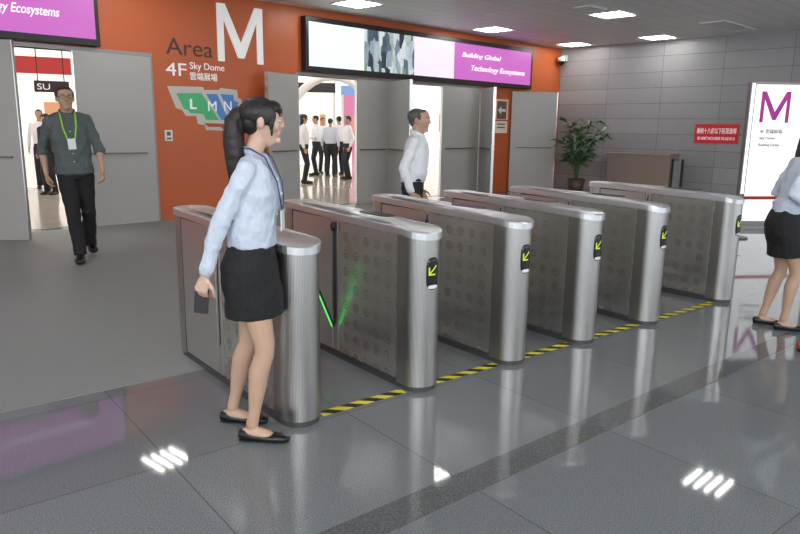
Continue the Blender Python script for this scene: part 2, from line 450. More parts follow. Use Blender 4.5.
TB = .14
def screen(px0, px1, pyt, pyb, edge, label, secs):
    s0 = wp(px0, 60, -TB)[0]; s1_ = wp(px1, 60, -TB)[0]
    zb = wp(edge, pyb, -TB)[1]; zt = min(ZC-.03, wp(edge, pyt, -TB)[1])
    t = empty('display_screen', ws(s0, 0, zb), WA, label, 'screen')
    w = s1_-s0; h = zt-zb
    obj('housing', B(0, w, -TB, 0, 0, h), M_black, t, bevel=.01)
    for a, b, m in secs:
        sa = wp(a, 60, -TB)[0]-s0; sb = wp(b, 60, -TB)[0]-s0
        obj('screen_panel', B(max(.06, sa), min(w-.06, sb), -TB-.006, -TB-.002, .09, h-.09), m, t)
    return t, s0, zb, w, h
M_mag = glow('magenta_screen', (.60, .13, .55), 1.05)
M_pw = glow('pale_screen', (.80, .92, .93), 1.2)
M_pl = glow('lilac_screen', (.84, .76, .88), 1.15)
def pic():
    t = NT('picture_screen'); o = t.obj()
    vo = t.new('ShaderNodeTexVoronoi', distance='CHEBYCHEV'); t.link(t.mapping(o, (7, 1, 2.6)), vo.inputs['Vector']); vo.inputs['Scale'].default_value = 1.3
    sx = t.new('ShaderNodeSeparateColor'); t.link(vo.outputs['Color'], sx.inputs[0])
    n = t.noise(t.mapping(o, (3, 1, 2)), 4, 3, .6)
    f = t.math('ADD', t.math('MULTIPLY', sx.outputs[0], .8), t.math('MULTIPLY', n, .2))
    c = t.ramp(f, [(.15, (.02, .03, .05)), (.32, (.10, .16, .24)), (.50, (.45, .55, .62)), (.68, (.78, .84, .86)), (.85, (.22, .34, .22))])
    t.set((.02, .02, .02), .4, emi=c, es=.9); return t.m
t, s0, zb, w, h = screen(306, 533, 15, 71, 306, 'long wall display over the main doorway with pale, picture and magenta sections',
    [(309, 364, M_pw), (364, 414, pic()), (414, 454, M_pl), (454, 531, M_mag)])
sa = wp(457, 60, -TB)[0]-s0; sb = wp(529, 60, -TB)[0]-s0
M_tw = glow('white_screen_text', (1, .95, 1), 1.2)
text('lettering', 'Building Global', M_tw, t, sa+.06*(sb-sa), h*.57, (sb-sa)*.52, h*.14, y=-TB-.01, bold=.012, shear=.25)
text('lettering', 'Technology Ecosystems', M_tw, t, sa+.18*(sb-sa), h*.28, (sb-sa)*.76, h*.16, y=-TB-.01, bold=.012, shear=.25)
t, s0, zb, w, h = screen(-230, 102, -60, 47, 102, 'magenta wall display over the left doorway cut by the photo edge', [(-220, 98, M_mag)])
sa = wp(-40, 60, -TB)[0]-s0; sb = wp(63, 60, -TB)[0]-s0
text('lettering', 'Technology Ecosystems', M_tw, t, sa, wp(40, 18, -TB)[1]-zb, sb-sa, .15, y=-TB-.01, bold=.012, shear=.25)

# stone-wall items
def tp(px, py): return onp(px, py, corner, TN)
P0 = tp(694, 143); P1 = tp(738, 141); zt = tp(694, 124).z
w = (P1-P0).length; h = zt-P0.z
M_red = plain('red_sign', (.62, .02, .03), .4, emi=(.6, .02, .03), es=.15)
t = empty('wall_sign', P0, TA, 'red notice with white Chinese lettering on grey stone wall', 'sign')
obj('panel', B(0, w, -.02, 0, 0, h), M_red, t)
text('lettering', '謝絕十八歲以下民眾進場', M_txtw, t, w*.05, h*.50, w*.9, h*.30, y=-.022, bold=.01)
text('lettering', 'NO ADMITTANCE UNDER THE AGE OF 18', M_txtw, t, w*.08, h*.18, w*.84, h*.16, y=-.022, bold=.01)
P = tp(566, 64)
t = empty('security_camera', P-TN*.02, TA, 'white dome security camera on the corner above the plant', 'camera')
bm = bmesh.new(); box(bm, -.05, .05, -.08, 0, .06, .2); box(bm, -.03, .03, -.2, -.05, .12, .17); obj('bracket', bm, M_white, t)
bm = bmesh.new(); cyl(bm, (0, -.2, .04), .09, .1); obj('housing', bm, M_white, t, True)
bm = bmesh.new(); ell(bm, (0, -.2, .04), (.08, .08, .09)); obj('dome', bm, M_glassblk, t, True)
Pc = corner-TN*.8
P = onp(606, 170, Pc, TN); P2 = onp(679, 170, Pc, TN); hh = hz(P, 152); P.z = 0; P2.z = 0
w = (P2-P).length
t = empty('stone_counter', P, TA, 'low brown speckled stone counter against the grey wall right of the plant', 'counter')
M_bst = granite('brown_stone', (.20, .145, .115), (.46, .37, .31), False, .2)
obj('front_slab', B(0, w*.88, 0, .45, .04, hh-.05), M_bst, t, bevel=.008); obj('top_slab', B(-.02, w*.88, -.02, .47, hh-.05, hh), M_bst, t, bevel=.006); obj('plinth', B(.03, w*.85, .03, .42, 0, .04), M_black, t)
P = P+TD*(w*.90)
t2 = empty('metal_stand', P, TA, 'small dark metal stand at the right end of the brown stone counter', 'stand')
obj('post', B(0, .04, 0, .04, 0, hh*.9), M_black, t2); obj('post', B(.20, .24, 0, .04, 0, hh*.9), M_black, t2)
obj('panel', B(.04, .20, .01, .03, .15, hh*.85), M_vent, t2)

# potted plant
P = fl(575, 194); HP = hz(P, 119)
t = empty('potted_palm', P, 0, 'tall leafy green palm in a dark pot in front of the corner', 'plant')
bm = bmesh.new(); cyl(bm, (0, 0, 0), .15, .34, 24, .2); obj('pot', bm, plain('brown_pot', (.09, .05, .03), .4), t, True)
bm = bmesh.new(); cyl(bm, (0, 0, .33), .185, .02, 20); obj('soil', bm, plain('soil', (.03, .02, .012), .9), t)
bmS = bmesh.new(); bmL = bmesh.new()
for i in range(22):
    a = i*2.399; lean = .06+.44*random.random()**1.2; hgt = HP*(.45+.55*random.random())
    pts = [V((math.cos(a)*.04, math.sin(a)*.04, .34))]
    for k in range(1, 9):
        f = k/8; rr = .04+lean*f**2.0; pts.append(V((math.cos(a)*rr, math.sin(a)*rr, .34+(hgt-.34)*(1-(1-f)**1.4))))
    loft(bmS, [(p, .010*(1-.7*j/8), .010*(1-.7*j/8)) for j, p in enumerate(pts)], n=6, cap=0)
    for k in range(4, 9):
        for sd in (-1, 1):
            p = pts[k]; L = .38*(1-.35*abs(k-6)/4); ad = a+sd*(.7+.5*random.random())
            d = V((math.cos(ad), math.sin(ad), .8-.8*random.random()))
            sidev = (d.cross(V((0, 0, 1))).normalized()+V((0, 0, .6*random.uniform(-1, 1))))*.036
            m1 = p+d*L*.45+V((0, 0, .02)); e_ = p+d*L-V((0, 0, .10))
            q = [bmL.verts.new(c) for c in (p, m1+sidev, e_, m1-sidev)]; bmL.faces.new(q)
obj('stem', bmS, plain('stem_green', (.08, .16, .05), .5), t, True)
obj('foliage', bmL, plain('leaf_green', (.045, .14, .035), .4, var=.5, nscale=8), t)

# white light box "M"
P = fl(734, 227); ZT = hz(P, 82)
t = empty('display_board', P, math.radians(3), 'tall white lit board with a magenta letter M beside the right woman', 'board')
W2 = 1.25
M_lb = plain('lit_white_board', (.8, .8, .8), .4, var=.01, emi=(.93, .95, .96), es=.65)
obj('panel', B(.085, W2-.05, -.02, .02, .1, ZT-.03), M_lb, t)
bm = bmesh.new(); box(bm, 0, .015, -.045, .045, .0, ZT); box(bm, .065, .085, -.03, .03, .1, ZT-.02); box(bm, W2-.05, W2, -.035, .035, 0, ZT); box(bm, .015, W2-.05, -.035, .035, ZT-.02, ZT); box(bm, .015, W2-.05, -.035, .035, .02, .1)
obj('frame', bm, plain('board_frame', (.25, .25, .255), .35, .6), t)
obj('light_strip', B(.015, .065, -.04, .0, .1, ZT-.02), glow('edge_light', (1, 1, 1), 1.4), t)
obj('base_plate', B(-.02, W2+.02, -.22, .22, 0, .02), M_vent, t)
M_mgt = plain('magenta_letter', (.50, .01, .32), .4)
letterM(M_mgt, t, .19, ZT-.58, .44, .45, .050, -.026, -.02)
M_gl = plain('grey_lettering', (.2, .2, .22), .4)
text('lettering', '4F 雲端展場', M_gl, t, .22, ZT-.74, .34, .065, y=-.024)
text('lettering', 'Sky Dome', M_gl, t, .22, ZT-.84, .24, .055, y=-.024)
text('lettering', 'Building Global', M_gl, t, .22, ZT-.94, .32, .055, y=-.024)
P = fl(737, 238); hb_ = hz(P, 194)
t = empty('belt_barrier', P, math.radians(8), 'slim dark barrier post with red belt in front of the white board', 'barrier')
bm = bmesh.new(); cyl(bm, (0, 0, 0), .13, .02); obj('base_plate', bm, M_dark, t)
bm = bmesh.new(); cyl(bm, (0, 0, .02), .022, hb_-.02, 16); obj('post', bm, M_dark, t, True)
obj('belt', B(.02, 1.1, -.003, .003, hb_-.075, hb_-.03), plain('red_belt', (.5, .02, .03), .6), t)

# ------------------------------------------------------------------ hall beyond the doors
M_hf = plain('hall_floor', (.52, .48, .42), .12, var=.15, nscale=2)
M_hw = plain('hall_white_glow', (.75, .74, .72), .5, emi=(.87, .85, .80), es=.75)  # white walls and booth parts emit light themselves to make the hall look bright
M_hc = plain('hall_ceiling', (.3, .28, .26), .7)
struct(obj('floor.002', B(-9, 16, .16, 26, 0.0, .006), M_hf, loc=A0, rot=(0, 0, WA)))
struct(obj('ceiling.001', B(-9, 16, .16, 26, 5.2, 5.3), M_hc, loc=A0, rot=(0, 0, WA)))
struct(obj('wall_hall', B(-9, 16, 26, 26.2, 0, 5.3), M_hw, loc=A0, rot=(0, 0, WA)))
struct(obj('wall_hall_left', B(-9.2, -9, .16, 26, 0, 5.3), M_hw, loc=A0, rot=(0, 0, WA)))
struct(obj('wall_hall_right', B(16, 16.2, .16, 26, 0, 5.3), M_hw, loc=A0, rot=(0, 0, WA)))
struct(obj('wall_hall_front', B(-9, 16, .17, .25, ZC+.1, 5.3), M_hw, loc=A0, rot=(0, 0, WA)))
M_hl = glow('hall_lamp', (1, .95, .88), 22)
for s in (-6, -2, 2, 6, 10, 13.5):
    for n in (3, 8, 13, 18, 23):
        o = empty('hall_light', ws(s, n, 5.2), WA, 'bright square light panel in the hall ceiling beyond the doors', 'light', 'hall ceiling light panels')
        obj('diffuser', B(-.5, .5, -.5, .5, -.05, -.03), M_hl, o); obj('frame', B(-.54, .54, -.54, .54, -.03, 0), M_white, o)
M_bo = {'white': M_hw, 'pink': glow('pink_panel', (.8, .25, .45), .9), 'blue': glow('blue_panel', (.25, .42, .8), .9), 'red': glow('red_panel', (.6, .03, .03), .8), 'dark': plain('dark_panel', (.03, .03, .035), .5), 'orange': glow('orange_panel', (.85, .42, .2), .9)}
def booth(px, dist, w, h, fascia, back, label):
    d = ray(px, 150); d.z = 0; d.normalize(); P = d*dist
    t = empty('exhibition_booth', (P.x, P.y, .006), math.atan2(d.y, d.x)-PI/2, label, 'booth')
    obj('back_panel', B(-w/2, w/2, 1.5, 1.56, 0, h), M_bo[back], t)
    for x in (-w/2, w/2-.1): obj('post', B(x, x+.1, 0, .1, 0, h), M_white, t)
    obj('fascia', B(-w/2, w/2, -.03, .03, h-.35, h), M_bo[fascia], t)
    obj('counter', B(-w*.3, w*.1, .2, .6, 0, 1.0), M_bo['white'], t, bevel=.02)
    obj('poster', B(-w*.33, -w*.17, 1.48, 1.5, 1.4, 1.9), M_bo['blue'], t); obj('poster', B(w*.16, w*.30, 1.48, 1.5, 1.3, 1.9), M_bo['orange'], t)
    return t
booth(313, 26, 1.7, 3.0, 'dark', 'white', 'white exhibition booth behind the group of white-shirted visitors')
booth(350, 27.5, .7, 3.0, 'blue', 'pink', 'narrow booth with blue fascia right of the white-shirted group')
booth(428, 23, 2.2, 3.3, 'white', 'white', 'white booth seen past the man behind the gates')
booth(55, 20, 3.2, 2.9, 'dark', 'white', 'booth with dark fascia seen through the left doorway')
booth(25, 17, 3.0, 2.8, 'red', 'white', 'booth with red fascia at the far left doorway edge')
def arch(px, dist, R_, label, th=.10, hz_=3.0):
    d = ray(px, 150); d.z = 0; d.normalize(); P = d*dist
    t = empty('white_arch', (P.x, P.y, .006), math.atan2(d.y, d.x)-PI/2, label, 'arch')
    bm = bmesh.new(); loft(bm, [((math.cos(a)*R_, 0, math.sin(a)*hz_), th, th) for a in [PI*i/18 for i in range(19)]], ref=(0, 1, 0), n=8, cap=0)
    obj('arch_tube', bm, M_white, t, True)
    for q in (-R_, R_):
        bm = bmesh.new(); cyl(bm, (q, 0, 0), .2, .05); obj('foot_plate', bm, M_white, t)
arch(333, 24.0, 1.9, 'large white curved arch standing behind the visitors in the hall', .14, 3.1)
arch(424, 20, 1.2, 'white curved arch behind the head of the white-shirted man', .07, 2.9)
d = ray(53, 87); d /= math.hypot(d.x, d.y); P = CAM+d*15
t = empty('hanging_sign', P, math.atan2(d.y, d.x)-PI/2, 'black hanging sign with white letters in the left doorway', 'sign')
obj('panel', B(-.32, .28, -.03, .03, -.10, .11), M_bo['dark'], t)
text('lettering', 'SU', M_txtw, t, -.27, -.055, .22, .11, y=-.035)
for q in (-.25, .2):
    bm = bmesh.new(); tube(bm, [(q, 0, .11), (q, 0, 5.2-P.z)], .01); obj('cable', bm, M_black, t)

# ------------------------------------------------------------------ turnstiles
GL = 1.27; GR = .105; GZ = .885
def capsule(r, y0, y1, n=16):
    pts = [(r*math.cos(PI+PI*i/n), y0+r*math.sin(PI+PI*i/n)) for i in range(n+1)]
    pts += [(r*math.cos(PI*i/n), y1+r*math.sin(PI*i/n)) for i in range(n+1)]
    return pts
def cp(r, w, z):
    a = w/GR; return V((r*math.sin(a), -r*math.cos(a), z))
def patch(bm, pts, r, rings=4):
    cx = sum(p[0] for p in pts)/len(pts); cz = sum(p[1] for p in pts)/len(pts)
    c = bm.verts.new(cp(r, cx, cz)); prev = None
    for k in range(1, rings+1):
        f = k/rings; ring = [bm.verts.new(cp(r, cx+(x-cx)*f, cz+(z-cz)*f)) for x, z in pts]
        n = len(ring)
        for i in range(n):
            if prev is None: bm.faces.new((c, ring[i], ring[(i+1) % n]))
            else: bm.faces.new((prev[i], ring[i], ring[(i+1) % n], prev[(i+1) % n]))
        prev = ring
def oval(cx, cz, a, b, e=3.2, n=28):
    o = []
    for i in range(n):
        t = 2*PI*i/n; c, s = math.cos(t), math.sin(t)
        o.append((cx+a*math.copysign(abs(c)**(2/e), c), cz+b*math.copysign(abs(s)**(2/e), s)))
    return o
def add_display(t):
    bm = bmesh.new(); patch(bm, oval(0, .665, .040, .088), GR+.004); ob = obj('display_panel', bm, M_glassblk, t, True)
    sm_ = ob.modifiers.new('s', 'SOLIDIFY'); sm_.thickness = .004
    bm = bmesh.new()
    def bar(x0, z0, x1, z1, w):
        d = V((x1-x0, z1-z0)); p = V((-d.y, d.x)).normalized()*w/2; prev = None
        for k in range(5):
            x, z = x0+d.x*k/4, z0+d.y*k/4
            cur = (bm.verts.new(cp(GR+.0055, x+p.x, z+p.y)), bm.verts.new(cp(GR+.0055, x-p.x, z-p.y)))
            if prev: bm.faces.new((prev[0], cur[0], cur[1], prev[1]))
            prev = cur
    bar(.022, .708, -.020, .666, .008); bar(-.024, .700, -.024, .657, .008); bar(-.028, .660, .014, .660, .008)
    obj('direction_arrow', bm, M_arrow, ob)
    bm = bmesh.new(); patch(bm, oval(0, .593, .030, .010), GR+.0058); obj('sensor_slot', bm, M_white, ob)
def make_gate():
    t = empty('turnstile', (0, 0, 0), 0)
    bm = bmesh.new(); prism(bm, capsule(GR-.008, 0, GL), 0, .035); obj('plinth', bm, M_dark, t)
    bm = bmesh.new(); pts = [(GR*math.cos(PI+PI*i/24), GR*math.sin(PI+PI*i/24)) for i in range(25)] + [(GR, .065), (-GR, .065)]
    prism(bm, pts, .03, GZ); obj('front_post', bm, M_post, t)
    bm = bmesh.new(); pts = [(GR*math.cos(PI*i/24), GR*math.sin(PI*i/24)) for i in range(25)] + [(-GR, -.06), (GR, -.06)]
    prism(bm, pts, .03, GZ); obj('rear_post', bm, M_post, t, loc=(0, GL, 0))
    obj('body', B(-GR+.012, GR-.012, .06, GL-.05, .03, GZ), M_dark, t)
    for q in (-1, 1):
        x0, x1 = sorted((q*(GR-.013), q*(GR-.004)))
        obj('patterned_panel', B(x0, x1, .072, .655, .045, GZ-.012), M_flow, t, bevel=.002)
        obj('rear_panel', B(x0, x1, .725, GL-.067, .045, GZ-.012), M_steel, t, bevel=.002)
        obj('centre_panel', B(x0, x1, .662, .718, .045, GZ-.012), M_steel, t, bevel=.002)
        x0, x1 = sorted((q*(GR-.014), q*(GR-.001)))
        obj('barrier_slot', B(x0, x1, .686, .694, .22, GZ-.03), M_black, t)
    bm = bmesh.new(); z0, z1 = GZ+.006, GZ+.045
    R_ = GR+.010; ol = capsule(R_, 0, GL, 14); il = capsule(R_-.006, 0, GL, 14)
    def zz(y): return -.045*max(0, min(1, (.16-y)/.27))
    L0 = [bm.verts.new((x, y, z0+zz(y)-.001)) for x, y in ol]; L1 = [bm.verts.new((x, y, z0+.034+zz(y))) for x, y in ol]; L2 = [bm.verts.new((x, y, z1+zz(y))) for x, y in il]
    n = len(ol)
    for A_, B_ in ((L0, L1), (L1, L2)):
        for i in range(n): bm.faces.new((A_[i], A_[(i+1) % n], B_[(i+1) % n], B_[i]))
    half = n//2
    for L in (L0, L2):
        for i in range(half-1): bm.faces.new((L[i], L[i+1], L[n-2-i], L[n-1-i]))
    obj('lid', bm, M_lid, t)
    bm = bmesh.new()
    prism(bm, capsule(.045, .30, .50, 8), z1-.001, z1+.004); obj('card_reader', bm, M_glassblk, t)
    obj('lid_inlay', B(-.05, .05, .62, GL-.10, z1-.001, z1+.003), M_steel, t)
    return t
gate = make_gate()
glabels = ['nearest steel turnstile, right behind the foreground woman', 'second steel turnstile from the foreground woman, with the black-edged flap',
           'third steel turnstile from the foreground woman', 'fourth steel turnstile from the foreground woman', 'fifth steel turnstile from the foreground woman, second from the far end',
           'farthest steel turnstile, at the end of the row toward the white board']
nt = NT('flap_acrylic'); nt.set(nt.mix(nt.noise(nt.obj(), 8), (.85, .9, .88), (.9, .95, .92)), .05); nt.b.inputs['Transmission Weight'].default_value = 1; nt.b.inputs['IOR'].default_value = 1.03; fm = nt.m
gts = [gate]+[copy_tree(gate) for _ in range(5)]
for i, g in enumerate(gts):
    P = RG(rs_[i], 0); g.location = (P.x, P.y, 0); g.rotation_euler = (0, 0, TH)
    tag(g, glabels[i], 'turnstile', 'turnstiles in a row')
    if i == 0: continue
    add_display(g)
    if i > 1: obj('indicator_strip', B(-GR-.001, -GR+.006, .83, .836, .38, .60), M_green, g)
    w = .165 if i == 1 else .04
    zb_ = .20 if i == 1 else .30; zo = .57
    fb = bmesh.new()
    vprism(fb, [(-GR+.004, zb_), (-GR-w, zo), (-GR-w*.55, .78), (-GR+.004, .84)], .688, .694)
    f_ = obj('barrier_flap', fb, fm, g)
    bm = bmesh.new(); tube(bm, [(-GR-.006, .690, zb_), (-GR-w, .690, zo)], .006)
    tube(bm, [(-GR-.006, .690, zb_), (-GR-.008, .690, .82)], .0045)
    obj('flap_edge', bm, M_black, f_)
    if i == 1:
        bm = bmesh.new(); ell(bm, (-GR-.012, .690, .83), (.014, .02, .03)); obj('flap_knob', bm, M_black, f_, True)
        bm = bmesh.new(); tube(bm, [(-GR-w-.016, .690, zo+.005), (-GR-.024, .690, zb_+.005)], .0032); obj('flap_light', bm, M_green, f_)
tl = ['hazard tape on the floor between the nearest and second turnstiles', 'hazard tape on the floor between the second and third turnstiles', 'hazard tape on the floor between the third and fourth turnstiles',
      'hazard tape on the floor between the fourth and fifth turnstiles', 'hazard tape on the floor between the fifth and farthest turnstiles']
for i in range(5):
    P = RG(rs_[i], 0); o = obj('hazard_tape', B(GR+.01, rs_[i+1]-rs_[i]-GR-.01, -.04, .02, 0, .0015), M_haz, loc=(P.x, P.y, .0005), rot=(0, 0, TH))
    tag(o, 'yellow and black '+tl[i], 'tape', 'floor tape strips')

# ------------------------------------------------------------------ people
M_skin = plain('skin', (.58, .36, .26), .5, var=.06, nscale=20)
M_skinm = plain('skin_tan', (.50, .31, .215), .5, var=.08, nscale=20)
def skin_legs(name):
    t = NT(name); o = t.obj(); sx = t.new('ShaderNodeSeparateXYZ'); t.link(o, sx.inputs[0])
    k = t.math('LESS_THAN', sx.outputs['Z'], .64)
    n = t.noise(o, 15, 3)
    t.set(t.mix(k, t.mix(n, (.60, .39, .30), (.68, .46, .35)), t.mix(n, (.50, .32, .22), (.57, .38, .27))), .45); return t.m
M_skinf = skin_legs('skin_with_stockings')
def hairm(name, c1_, c2_):
    t = NT(name); o = t.obj(); n = t.noise(t.mapping(o, (220, 220, 9)), 1, 3)
    t.set(t.mix(n, c1_, c2_), .48); t.bump(n, .6, .004); return t.m
M_hair = hairm('black_hair', (.004, .0035, .0035), (.022, .016, .013))
M_hairg = hairm('greying_hair', (.02, .02, .02), (.16, .155, .15))
def cloth(name, col, rough=.8, var=.06):
    t = NT(name); o = t.obj(); n = t.noise(o, 5, 4); w = t.noise(o, 500, 1); f = t.noise(t.mapping(o, (9, 9, 4)), 1.6, 3, .6)
    t.set(t.mix(n, tuple(x*(1-var) for x in col), tuple(min(1, x*(1+var)) for x in col)), rough); t.bump(t.math('ADD', f, t.math('MULTIPLY', w, .02)), .55, .04); return t.m
M_blue = cloth('pale_blue_shirt', (.58, .65, .76)); M_wht = cloth('white_shirt', (.84, .86, .90)); M_gg = cloth('grey_green_shirt', (.095, .115, .115))
M_blk = cloth('black_cloth', (.010, .010, .012)); M_navy = cloth('dark_trousers', (.015, .017, .025))
M_shoe = plain('black_shoe', (.008, .008, .008), .3); M_eye = plain('eye_white', (.7, .68, .65), .3); M_iris = plain('iris', (.02, .012, .01), .2)
M_lip = plain('lips', (.48, .21, .18), .4); M_brow = plain('eyebrow', (.015, .012, .01), .7); M_lime = plain('lime_lanyard', (.30, .62, .05), .5)
M_card = plain('badge_card', (.75, .78, .8), .4); M_bluel = plain('blue_lanyard', (.03, .07, .2), .5)

def ik(a, c, l1, l2, pole):
    d = c-a; L = d.length
    if L > l1+l2-.002: c = a+d*((l1+l2-.002)/L); d = c-a; L = d.length
    x = (l1*l1-l2*l2+L*L)/(2*L); h = math.sqrt(max(0, l1*l1-x*x)); dn = d/L
    p = V(pole); p = (p-dn*p.dot(dn)).normalized()
    return a+dn*x+p*h, c
def seg(a, b, f): return a+(b-a)*f
def remesh(o, vs, sm=3, disp=0, dscale=.1):
    m = o.modifiers.new('r', 'REMESH'); m.mode = 'VOXEL'; m.voxel_size = vs; m.use_smooth_shade = True
    m = o.modifiers.new('s', 'SMOOTH'); m.factor = .5; m.iterations = sm
    if disp:
        tx = D.textures.get('folds%g' % dscale)
        if not tx: tx = D.textures.new('folds%g' % dscale, 'CLOUDS'); tx.noise_scale = dscale; tx.noise_depth = 2
        m = o.modifiers.new('d', 'DISPLACE'); m.texture = tx; m.strength = disp; m.mid_level = .5; m.texture_coords = 'LOCAL'
def hand(bm, w, d, n, s, curl, k, thumb=.5):
    d = d.normalized(); n = (n-d*n.dot(d)).normalized(); s = (s-d*s.dot(d)-n*s.dot(n)).normalized()
    loft(bm, [(w-d*.02*k, .024*k, .020*k), (w+d*.02*k, .028*k, .017*k), (w+d*.055*k, .038*k, .015*k), (w+d*.088*k, .039*k, .012*k)], ref=s, n=14, cap=.6)
    for off, L, b, ex in ((.029, .070, .088, 0), (.010, .078, .092, .05), (-.010, .072, .090, .1), (-.029, .056, .080, .15)):
        p = w+d*b*k*.92+s*off*k; a = .12; pts = [p.copy()]
        for j, f in enumerate((.42, .32, .26)):
            a += curl[min(j, len(curl)-1)]+ex*.5
            dd = d*math.cos(a)+n*math.sin(a)+s*(off*1.2); p = p+dd.normalized()*L*k*f; pts.append(p.copy())
        loft(bm, [(q, r*k, r*k) for q, r in zip(pts, (.0098, .0090, .0083, .0070))], ref=s, n=10)
    p = w+d*.028*k+s*.026*k; pts = [p.copy()]
    for f, (ds, dd_, dn_) in ((.036, (.75, .6, .2)), (.030, (.35, .85, .2+thumb*.4)), (.024, (.1, .9, .3+thumb*.5))):
        p = p+(s*ds+d*dd_+n*dn_).normalized()*f*k; pts.append(p.copy())
    loft(bm, [(q, r*k, r*k) for q, r in zip(pts, (.014, .0115, .010, .0082))], ref=n, n=10)
def person(label, loc, face, H, c, group=None):
    """figure local +Y is forward, +X is its right side; sizes are those of a 1.70 m figure, scaled by k"""
    k = H/1.70; fem = c.get('female', False); vx = c.get('voxel', .0055); lo = vx > .009
    t = empty('person', loc, face-PI/2, label, 'person', group)
    P = lambda x, y, z: V((x, y, z))*k
    N1 = 10 if lo else 16
    lean = c.get('lean', 0.0); skirt = c.get('bottom') == 'skirt'
    if fem: tor = [(.83, .135, .100, -.008), (.90, .158, .118, -.016), (.97, .140, .100, -.008), (1.06, .112, .080, 0), (1.15, .116, .084, .002), (1.25, .130, .104, .014), (1.32, .136, .092, .005), (1.375, .126, .072, -.004), (1.412, .084, .058, -.008)]
    else: tor = [(.83, .14, .10, 0), (.90, .156, .108, 0), (.98, .146, .104, .004), (1.06, .138, .100, .006), (1.16, .146, .104, .006), (1.27, .158, .112, .006), (1.34, .162, .100, 0), (1.39, .148, .080, -.005), (1.43, .096, .062, -.008)]
    def ty(z): return lean*max(0, z-.9)
    body = bmesh.new()
    loft(body, [(P(0, y+ty(z), z), a*k*(.84 if z < 1.38 else .86), b*k*(.82 if z < 1.38 else .86)) for z, a, b, y in tor], n=N1+4, cap=.6)
    hx = (0, .016+ty(1.55)+c.get('headfwd', 0))
    hsz = c.get('hscale', 1.0)
    HC = P(hx[0], hx[1], 1.700-.108*hsz)
    nr = .043 if fem else .055
    loft(body, [(P(0, -.014+ty(1.4), 1.36), nr*1.15*k, nr*1.1*k), (P(0, -.012+ty(1.45), 1.44), nr*1.02*k, nr*1.02*k), (P(hx[0]*.8, hx[1]-.020, 1.52), nr*k, nr*1.05*k), (P(hx[0], hx[1]-.018, 1.56), nr*k, nr*k)], n=N1, cap=.5)
    yaw, pit = c.get('head', (0, 0)); HR = Matrix.Rotation(yaw, 3, 'Z') @ Matrix.Rotation(pit, 3, 'X')
    hs = k*hsz
    def hp(x, y, z): return HC+HR @ (V((x, y, z))*hs)
    def hell(bm, cc, r): ell(bm, hp(*cc), tuple(q*hs for q in r), HR, 18 if not lo else 10)
    hell(body, (0, -.014, .026), (.073, .092, .079))
    js = .90 if fem else 1.0; ns = .84 if fem else 1.0; nf = -.004 if fem else 0
    loft(body, [(hp(0, .010, .070), .054*hs, .060*hs), (hp(0, .014, .045), .064*hs, .071*hs), (hp(0, .016, .005), .066*hs, .071*hs), (hp(0, .016, -.030), .061*js*hs, .068*hs), (hp(0, .018, -.060), .052*js*hs, .061*hs), (hp(0, .028, -.084), .039*js*hs, .047*hs), (hp(0, .040, -.099), .025*hs, .031*hs)], ref=HR @ V((1, 0, 0)), n=N1+4, cap=.5)
    loft(body, [(hp(0, .079, .026), .007*hs*ns, .009*hs), (hp(0, .086+nf*.5, .006), .0085*hs*ns, .010*hs), (hp(0, .094+nf, -.012), .010*hs*ns, .011*hs*ns), (hp(0, .095+nf, -.021), .0105*hs*ns, .011*hs*ns)], ref=HR @ V((1, 0, 0)), n=10, cap=.8)
    for q in (-1, 1):
        hell(body, (q*.011*ns, .085+nf, -.023), (.0075*ns, .009, .007*ns)); hell(body, (q*.073, -.008, -.004), (.009, .018, .030))
        hell(body, (q*.028, .074 if not fem else .071, .025), (.022, .011, .007)); hell(body, (q*.038, .052, -.018), (.022, .022, .028))
    hell(body, (0, .066, -.052), (.026, .014, .020)); hell(body, (0, .068, -.088), (.018, .015, .014))
    legs = []; feet = c.get('feet', ((.10, 0, 0), (-.10, 0, 0)))
    for i, sx in enumerate((1, -1)):
        fx, fy, fa_ = feet[i][:3]; fz = feet[i][3] if len(feet[i]) > 3 else 0
        hip = P(.078*sx, -.01, .885); ank = P(fx, fy, .085+fz)
        kn, ank = ik(hip, ank, .405*k, .412*k, (sx*.05, 1, 0))
        legs.append((hip, kn, ank, fa_))
        th = 1.03 if fem else .86
        st = [(hip, .074), (seg(hip, kn, .35), .074), (seg(hip, kn, .7), .062), (seg(hip, kn, .95), .050), (seg(kn, ank, .08), .047), (seg(kn, ank, .3)+P(0, -.012, 0), .050), (seg(kn, ank, .55)+P(0, -.006, 0), .042), (seg(kn, ank, .8), .030), (ank, .030)]
        loft(body, [(p, r*k*th, r*k*th) for p, r in st], n=N1, cap=.7)
        fd = V((math.sin(fa_), math.cos(fa_), 0)); fr = V((math.cos(fa_), -math.sin(fa_), 0)); az = ank.z/k-.085
        def fp(l, z): return V((ank.x, ank.y, 0))+fd*l*k+V((0, 0, (z+az)*k))
        loft(body, [(fp(-.045, .035), .026*k, .028*k), (fp(0, .045), .030*k, .040*k), (fp(.06, .036), .033*k, .028*k), (fp(.12, .024), .036*k, .014*k), (fp(.16, .020), .030*k, .010*k)], ref=fr, n=12, cap=.6)
        sh = bmesh.new()
